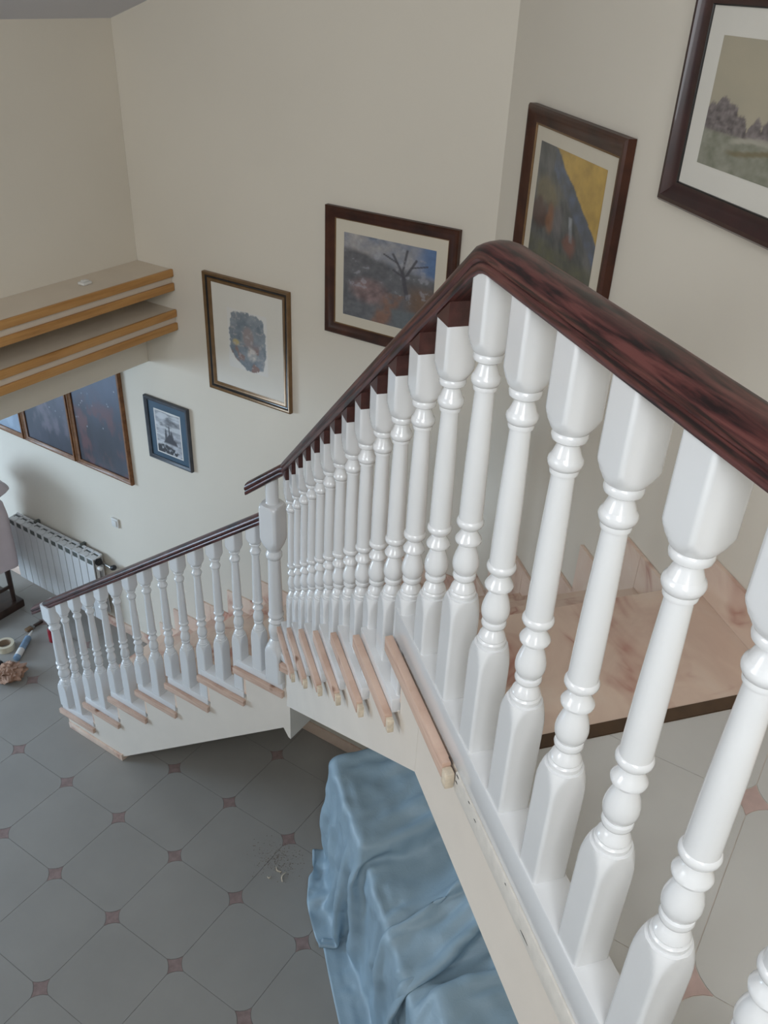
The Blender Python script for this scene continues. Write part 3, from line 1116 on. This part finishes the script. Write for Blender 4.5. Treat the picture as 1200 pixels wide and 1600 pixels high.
# wide mahogany frame, tree
picture('framed_picture', 'left', 1.726, 2.427, 2.857, 3.455, [
    ('frame', frame_part(0, .050, .030, .016, 'frame_mahog')),
    ('inner_frame', frame_part(.0495, .054, .015, .014, 'frame_gold')),
    ('mount', board((.048, .048, .048, .048), .0065, .010, 'mount')),
    ('print', print_part(ink_tree, .100, .110, .104, .108, .0106, 130))],
    'mahogany framed painting of a bare tree over purple hills on cream mount')
# mahogany frame, mountain with yellow sky
picture('framed_picture', 'right', 2.375, 3.148, 3.405, 3.990, [
    ('frame', frame_part(0, .055, .034, .018, 'frame_mahog')),
    ('inner_frame', frame_part(.0545, .062, .016, .015, 'frame_gold')),
    ('mount', board((.055, .055, .055, .055), .0065, .010, 'mount')),
    ('print', print_part(ink_mountain, .112, .126, .105, .106, .0106, 120))],
    'mahogany framed painting of a dark mountain slope under a yellow sky')
# large dark frame, landscape
picture('framed_picture', 'right', 1.16, 2.157, 3.877, 4.378, [
    ('frame', frame_part(0, .052, .034, .016, 'frame_dark')),
    ('inner_frame', frame_part(.0515, .0555, .015, .014, 'frame_black')),
    ('mount', board((.05, .05, .05, .05), .0065, .010, 'mount_white')),
    ('print', print_part(ink_park, .120, .12, .113, .113, .0106, 170))],
    'dark brown framed pale landscape of trees and a winding path')
# three brown framed panels beyond the opening
pan = [(4.005, 4.545, ink_space(41, (.035, .035, .042), (.115, .150, .235), (.165, .075, .080)), 'brown framed night sky panel with reddish glow, end panel nearest the stairs'),
       (4.556, 5.096, ink_space(52, (.055, .065, .085), (.24, .25, .34), (.20, .18, .22)), 'brown framed purple grey sky panel between its two companions'),
       (5.107, 5.647, ink_space(63, (.25, .32, .42), (.55, .65, .75), (.4, .5, .6)), 'brown framed pale blue sky panel farthest from the stairs')]
for a0, a1, fn, lab in pan:
    picture('sky_picture', 'left', a0, a1, 1.412, 2.33, [
        ('frame', frame_part(0, .032, .028, .018, 'frame_brown')),
        ('print', print_part(fn, .03, .03, .03, .03, .008, 110))], lab)

# ------------------------------------------------------------------ radiator
RX0, RX1 = 3.185, 3.275
RY0, RZ0, RZ1 = 4.43, 0.125, 0.70
rad = thing('radiator', (3.23, 5.0, RZ0), 'white aluminium sectional radiator on the wall below the framed panels', 'radiator')
SW = 0.080


def rad_section():
    v = []
    # front plate, top cap with slots, back web, built as one section
    bm = bmesh.new()

    def bx(x0, x1, y0, y1, z0, z1, mi=0):
        r = bmesh.ops.create_cube(bm, size=1)
        for q in r['verts']:
            q.co = Vector((x0 + (q.co.x + .5) * (x1 - x0), y0 + (q.co.y + .5) * (y1 - y0), z0 + (q.co.z + .5) * (z1 - z0)))
        for fc in {f_ for q in r['verts'] for f_ in q.link_faces}:
            fc.material_index = mi
    h = RZ1 - RZ0
    bx(0, .006, .003, SW - .003, 0, h - .07)                 # front plate
    bx(.012, .018, .010, SW - .010, .01, h - .045, 1)
    bx(.03, .058, .02, SW - .02, 0, h - .02)                 # water way
    bx(.002, .042, .002, SW - .002, h - .026, h - .018)      # top front cap
    bx(.004, .012, .010, SW - .010, h - .066, h - .030, 1)   # dark outlet under the cap
    bx(.0, .008, .002, .012, h - .072, h - .018)
    bx(.0, .008, SW - .012, SW - .002, h - .072, h - .018)
    bx(.042, .072, .012, SW - .012, h - .030, h - .022, 1)   # dark slot between caps
    bx(.072, .090, .003, SW - .003, h - .024, h - .010)      # rear cap
    bx(.042, .074, .0, .012, h - .030, h - .016)
    bx(.042, .074, SW - .012, SW, h - .030, h - .016)
    bx(.082, .088, .004, SW - .004, 0.02, h - .03)
    bmesh.ops.bevel(bm, geom=list(bm.edges), offset=.0015, segments=1, affect='EDGES')
    me = bpy.data.meshes.new('radiator_section')
    bm.to_mesh(me); bm.free()
    me.materials.append(MAT['radiator']); me.materials.append(MAT['radiator_dark'])
    return me


rs_me = rad_section()
for k in range(12):
    link('section', rs_me, rad, Matrix.Translation((RX0, RY0 + k * SW, RZ0)))
Mx = Matrix.Translation((RX0 + .045, RY0 - .001, RZ1 - .055)) @ Matrix.Rotation(R(90), 4, 'X')
link('end_plug', lathe('end_plug', [(.026, -.006), (.028, 0), (.028, .008), (.020, .012), (.020, .02)], 'black', 20), rad, Mx)
link('air_valve', lathe('air_valve', [(.012, 0), (.016, .004), (.016, .03), (.010, .036)], 'plastic_white', 16), rad, Matrix.Translation((RX0 + .022, RY0 - .022, RZ1 - .085)) @ Matrix.Rotation(R(90), 4, 'X'))
link('valve_pipe', lathe('valve_pipe', [(.009, 0), (.009, .09), (.014, .095), (.014, .125)], 'metal', 14), rad, Matrix.Translation((RX0 + .068, RY0 - .001, RZ1 - .075)) @ Matrix.Rotation(R(90), 4, 'X'))
link('valve_handle', lathe('valve_handle', [(.016, 0), (.02, .005), (.02, .03), (.012, .04)], 'black', 16), bpy.data.objects['valve_pipe'], Matrix.Translation((RX0 + .068, RY0 - .115, RZ1 - .075)) @ Matrix.Rotation(R(60), 4, 'X'))
for yy_ in (RY0 + .2, RY0 + .72):
    link('bracket', boxmesh('bracket', RX0 + .07, XL - .002, yy_, yy_ + .02, RZ1 - .03, RZ1 + .0, 'radiator_dark'), rad)

sk = thing('light_switch', (XL - .002, 4.255, 1.0), 'small white switch on the wall above the radiator end', 'switch')
link('switch_plate', boxmesh('switch_plate', XL - .016, XL - .001, 4.22, 4.285, .985, 1.055, 'plastic_white', 0.004), sk)
link('switch_rocker', boxmesh('switch_rocker', XL - .022, XL - .0165, 4.232, 4.273, .997, 1.043, 'plastic_white', 0.002), bpy.data.objects['switch_plate'])


# ------------------------------------------------------------------ cloth over the things stored under the landing
def cloth_sim(nu, nv, sp, place, boxes, steps=260, iters=14, seed=5, nmax=1.365, gpull=None):
    rs = np.random.RandomState(seed)
    U, V = np.meshgrid(np.arange(nu), np.arange(nv), indexing='ij')
    X = place(U * sp, V * sp)
    X[..., 2] += 0.02 * rs.rand(nu, nv)
    X0 = X.copy()
    Pv = X.copy()
    cons = []
    s2 = sp * math.sqrt(2)
    for ax, d in ((0, sp), (1, sp)):
        for par in (0, 1):
            cons.append((ax, par, d))

    def solve(A, B, rest, k=0.5):
        D = B - A
        L = np.sqrt((D * D).sum(-1, keepdims=True)) + 1e-9
        c = D * (k * (L - rest) / L)
        A += c; B -= c

    for st in range(steps):
        vel = (X - Pv) * 0.965
        Pv = X.copy()
        X = X + vel
        X[..., 2] -= 9.8 * 0.00014 * 1.0
        for it in range(iters):
            for par in (0, 1):
                n_ = (nu - par) // 2 * 2
                solve(X[par:par + n_:2], X[par + 1:par + n_:2], sp)
                n_ = (nv - par) // 2 * 2
                solve(X[:, par:par + n_:2], X[:, par + 1:par + n_:2], sp)
            for par in (0, 1):
                n_ = (nu - par) // 2 * 2
                solve(X[par:par + n_:2, :-1], X[par + 1:par + n_:2, 1:], s2, .35)
                solve(X[par:par + n_:2, 1:], X[par + 1:par + n_:2, :-1], s2, .35)
            # weak bending
            for par in range(4):
                if (nu - par) >= 4:
                    m_ = (nu - par) // 4 * 4
                    A, B = X[par:par + m_:4], X[par + 2:par + m_:4]
                    solve(A, B, sp * 2, .03)
                    m_ = (nv - par) // 4 * 4
                    A, B = X[:, par:par + m_:4], X[:, par + 2:par + m_:4]
                    solve(A, B, sp * 2, .03)
            # collisions
            hit = np.zeros(X.shape[:2], bool)
            for (g0, g1, n0, n1, zt, rr) in boxes:
                gx, nx_, z = X[..., 0], X[..., 1], X[..., 2]
                ins = (gx > g0) & (gx < g1) & (nx_ > n0) & (nx_ < n1) & (z < zt)
                dz, dn, dg0, dg1 = zt - z, nx_ - n0, gx - g0, g1 - gx
                mn = np.minimum(np.minimum(dz, dn), np.minimum(dg0, dg1))
                a = ins & (mn == dz); X[..., 2][a] = zt
                a2 = ins & (mn == dn); X[..., 1][a2] = n0
                a3 = ins & (mn == dg0); X[..., 0][a3] = g0
                a4 = ins & (mn == dg1); X[..., 0][a4] = g1
                hit |= ins
            fl = X[..., 2] < 0.006
            X[..., 2][fl] = 0.006
            hit |= fl
            X[..., 1] = np.minimum(X[..., 1], nmax)
            X[:, :3] = X0[:, :3]
        Pv[hit] += (X[hit] - Pv[hit]) * 0.85
    return X


def place_sheet(u, v):
    # u along g, v from the wall outwards; squeezed along g so that it buckles into folds
    g = 3.03 - u * 0.74 + 0.05 * np.sin(v * 4)
    n = 1.36 - v * 0.60
    z = 1.02 + 0.04 * np.sin(u * 11 + v * 3) + 0.04 * np.sin(u * 6.3 - v * 9) + 0.12 * v
    return np.stack([g, n, z], -1)


boxes = [(1.6, 2.96, .78, 1.5, .80, 0), (2.45, 3.04, .75, 1.5, .90, 0), (0.7, 1.75, .86, 1.5, .92, 0)]
XS = cloth_sim(128, 63, 0.0245, place_sheet, boxes, 230, 12)
nu, nv = XS.shape[:2]
du, dv = np.gradient(XS, axis=0), np.gradient(XS, axis=1)
nrm = np.cross(du, dv); nrm /= np.linalg.norm(nrm, axis=-1, keepdims=True) + 1e-9
iu, iv = np.meshgrid(np.arange(nu) * .0245, np.arange(nv) * .0245, indexing='ij')
rid = lambda a, b, k: 1 - 2 * np.abs(vnoise(a, b, k) - .5)
crease = .020 * rid(iu * 6 + iv * 3, iv * 3.2 - iu * 1.5, 3) ** 2 + .012 * rid(iu * 13 - iv * 4, iv * 7 + iu * 2, 6) ** 2 + .006 * rid(iu * 24, iv * 20 + iu * 6, 9)
XS = XS - nrm * (crease - .014)[..., None] * np.sign(nrm[..., 1:2] + 1e-6) * 1.0
XS[..., 2] = np.maximum(XS[..., 2], .004)
wv = [P(*XS[i, j]) for i in range(nu) for j in range(nv)]
wf = [[i * nv + j, (i + 1) * nv + j, (i + 1) * nv + j + 1, i * nv + j + 1] for i in range(nu - 1) for j in range(nv - 1)]
sheet = link('dust_sheet', mesh_from('dust_sheet', wv, wf, 'sheet', 0))
tag(sheet, 'crumpled pale blue dust sheet draped over things stored under the landing', 'dust sheet')
sd = sheet.modifiers.new('sub', 'SUBSURF'); sd.levels = 1; sd.render_levels = 1
so = sheet.modifiers.new('thick', 'SOLIDIFY'); so.thickness = 0.003

# ------------------------------------------------------------------ things at the far left
cv = thing('covered_chair', (2.845, 5.385, 0), 'chair under a pale pink cloth beside the radiator', 'chair')


def drape(cx, cy, rings, nseg, mat, name, seed=2, amp=.012):
    v, f = [], []
    rs = np.random.RandomState(seed)
    ph = rs.rand(6) * 6.28
    for k, (rx, ry, z, fo) in enumerate(rings):
        for i in range(nseg):
            a = 2 * math.pi * i / nseg
            c, s = math.cos(a), math.sin(a)
            q = (abs(c) ** 4 + abs(s) ** 4) ** -.25
            w = 1 + fo * (.6 * math.sin(7 * a + ph[0]) + .4 * math.sin(13 * a + ph[1] + z * 3) + .3 * math.sin(4 * a + ph[2]))
            v.append((cx + rx * c * q * w, cy + ry * s * q * w, z + fo * .12 * math.sin(5 * a + ph[3])))
    n = len(rings)
    for k in range(n - 1):
        for i in range(nseg):
            j = (i + 1) % nseg
            f.append([k * nseg + i, k * nseg + j, (k + 1) * nseg + j, (k + 1) * nseg + i])
    f.append([(n - 1) * nseg + i for i in range(nseg)])
    return mesh_from(name, v, f, mat, 0)


link('cloth_cover', drape(2.89, 5.375, [(.222, .215, .405, .05), (.226, .22, .45, .05), (.224, .22, .60, .045), (.220, .216, .82, .03), (.205, .205, .93, .02), (.165, .17, .96, .01)], 80, 'pink_cloth', 'cloth_cover'), cv)
link('cloth_top', drape(2.87, 5.375, [(.15, .15, .955, .03), (.255, .25, 1.045, .03), (.270, .265, 1.065, .03), (.16, .16, 1.21, .03), (.05, .05, 1.26, .0)], 72, 'pink_cloth', 'cloth_top', 9), cv)
for dx, dy in ((.15, -.15), (.15, .15), (-.15, -.15), (-.15, .15)):
    link('leg', lathe('leg', [(.016, 0.0), (.018, .1), (.022, .28), (.024, .40)], 'darkwood', 14), cv, Matrix.Translation((2.845 + dx, 5.385 + dy, .071)))
link('plinth', boxmesh('plinth', 2.66, 3.05, 5.19, 5.58, .001, .07, 'darkwood', .010), cv)
link('stretcher', boxmesh('stretcher', 2.71, 2.98, 5.225, 5.245, .20, .225, 'darkwood', .004), cv)

# masking tape roll
tp = thing('tape_roll', (2.645, 4.885, 0), 'roll of cream masking tape lying on the tiles', 'tape')
mt = Matrix.Translation((2.645, 4.885, .001))
ring = lambda r0, r1, h: [(r0, 0), (r1, 0), (r1, h), (r0, h), (r0, 0)]
link('tape', lathe('tape', ring(.045, .066, .05), 'tape', 36, 30, False), tp, mt)
link('core', lathe('core', ring(.041, .0448, .05), 'card', 36, 30, False), tp, mt)
# printed tube
tb = thing('sealant_tube', (2.70, 4.80, 0), 'blue and white plastic tube lying next to the masking tape', 'tube')
d = Vector((2.84, 4.85, .025)) - Vector((2.60, 4.70, .025))
mm = Matrix.Translation((2.60, 4.70, .026)) @ d.to_track_quat('Z', 'Y').to_matrix().to_4x4()
link('tube_body', lathe('tube_body', [(.010, 0), (.024, .004), (.024, .235), (.021, .24)], 'blue_print', 20), tb, mm)
link('tube_sleeve', lathe('tube_sleeve', [(.0243, .03), (.0246, .032), (.0246, .10), (.0243, .102)], 'plastic_white', 20), tb, mm)
link('nozzle', lathe('nozzle', [(.012, .2405), (.011, .255), (.005, .315), (.003, .32)], 'plastic_white', 16), tb, mm)
# crumpled brown paper
def crumple(name, cx, cy, sx, sy, h, seed, mat, n=22):
    v, f = [], []
    rs = np.random.RandomState(seed)
    for j in range(n):
        for i in range(2 * n):
            a = 2 * math.pi * i / (2 * n); b = math.pi * j / (n - 1)
            x, y, z = math.sin(b) * math.cos(a), math.sin(b) * math.sin(a), math.cos(b)
            q = .62 + .75 * abs(float(fbm(np.array(x * 2.2 + 9), np.array(y * 2.2 + z * 1.7 + 5), seed)) - .5) * 2 + .25 * float(vnoise(np.array(x * 6 + 20), np.array(z * 6 + y * 5 + 20), seed))
            v.append((cx + sx * x * q, cy + sy * y * q, max(.001, h * .5 + h * .55 * z * q)))
    for j in range(n - 1):
        for i in range(2 * n):
            k = (i + 1) % (2 * n)
            f.append([j * 2 * n + i, j * 2 * n + k, (j + 1) * 2 * n + k, (j + 1) * 2 * n + i])
    return mesh_from(name, v, f, mat)


pp = tag(link('crumpled_paper', crumple('crumpled_paper', 2.47, 4.60, .10, .12, .10, 4, 'paper')), 'crumpled brown paper lying on the tiles below the tape', 'paper')
kn = thing('putty_knife', (2.44, 4.77, 0), 'black handled putty knife lying behind the brown paper', 'tool')
link('handle', boxmesh('handle', 2.42, 2.53, 4.755, 4.785, .001, .023, 'black', .006), kn)
link('blade', boxmesh('blade', 2.33, 2.42, 4.74, 4.80, .008, .011, 'metal'), kn)
br = thing('paint_brush', (2.90, 4.92, 0), 'brown bristled paint brush lying beyond the tube', 'brush')
link('bristles', boxmesh('bristles', 2.85, 2.90, 4.90, 4.94, .001, .022, 'bristle', .006), br)
link('ferrule', boxmesh('ferrule', 2.90, 2.92, 4.90, 4.94, .001, .022, 'metal', .003), br)
link('handle', boxmesh('handle', 2.92, 3.0, 4.908, 4.932, .003, .02, 'darkwood', .006), br)
rc = thing('red_can', (2.905, 4.675, 0), 'small red can with black cap standing behind the end post', 'can')
link('can_body', lathe('can_body', [(.026, 0), (.030, .003), (.030, .11), (.024, .12)], 'red', 24), rc, Matrix.Translation((2.905, 4.675, .001)))
link('cap', lathe('cap', [(.020, .1205), (.020, .15), (.017, .154)], 'black', 20), bpy.data.objects['can_body'], Matrix.Translation((2.905, 4.675, .001)))
# wood chips on the tiles
chips = [((2.300, 1.985), .060, 20, 'pale curled wood shaving lying beside the blue sheet'), ((2.345, 2.03), .045, 75, 'short pale wood splinter beside the larger shaving'),
         ((2.29, 2.06), .02, 130, 'tiny pale wood chip near the splinter')]
for (x, y), ln, an, lab in chips:
    ca, sa = math.cos(R(an)), math.sin(R(an))
    v, f = [], []
    for q in range(7):
        t = q / 6
        cx, cy = x + ca * ln * t - sa * .012 * math.sin(t * 3.1), y + sa * ln * t + ca * .012 * math.sin(t * 3.1)
        w = .004 * (1 - .5 * t)
        for s, z in ((-1, .001), (1, .001), (1, .004 + .004 * math.sin(t * 3)), (-1, .004 + .004 * math.sin(t * 3))):
            v.append((cx - sa * w * s, cy + ca * w * s, z))
    for q in range(6):
        for k in range(4):
            f.append([q * 4 + k, q * 4 + (k + 1) % 4, q * 4 + 4 + (k + 1) % 4, q * 4 + 4 + k])
    f += [[0, 1, 2, 3], [24, 25, 26, 27]]
    tag(link('wood_chip', mesh_from('wood_chip', v, f, 'pine_end')), lab, 'wood chip', 'wood chips on the floor')

# sawdust and grit swept together beside the sheet, too fine to count
rs_ = np.random.RandomState(12)
v, f = [], []
for q in range(420):
    x, y = 2.40 + rs_.randn() * .055, 2.10 + rs_.randn() * .075
    r, a = .0008 + .0018 * rs_.rand() ** 2, rs_.rand() * 3.14
    b = len(v)
    for k in range(3):
        t = a + k * 2.094
        v.append((x + r * math.cos(t) * 1.8, y + r * math.sin(t), .0006))
    v.append((x, y, .0006 + r))
    f += [[b, b + 1, b + 3], [b + 1, b + 2, b + 3], [b + 2, b, b + 3], [b + 2, b + 1, b]]
tag(link('sawdust', mesh_from('sawdust', v, f, 'bristle')), 'patch of brown sawdust on the tiles beside the blue sheet', 'sawdust', kind='stuff')
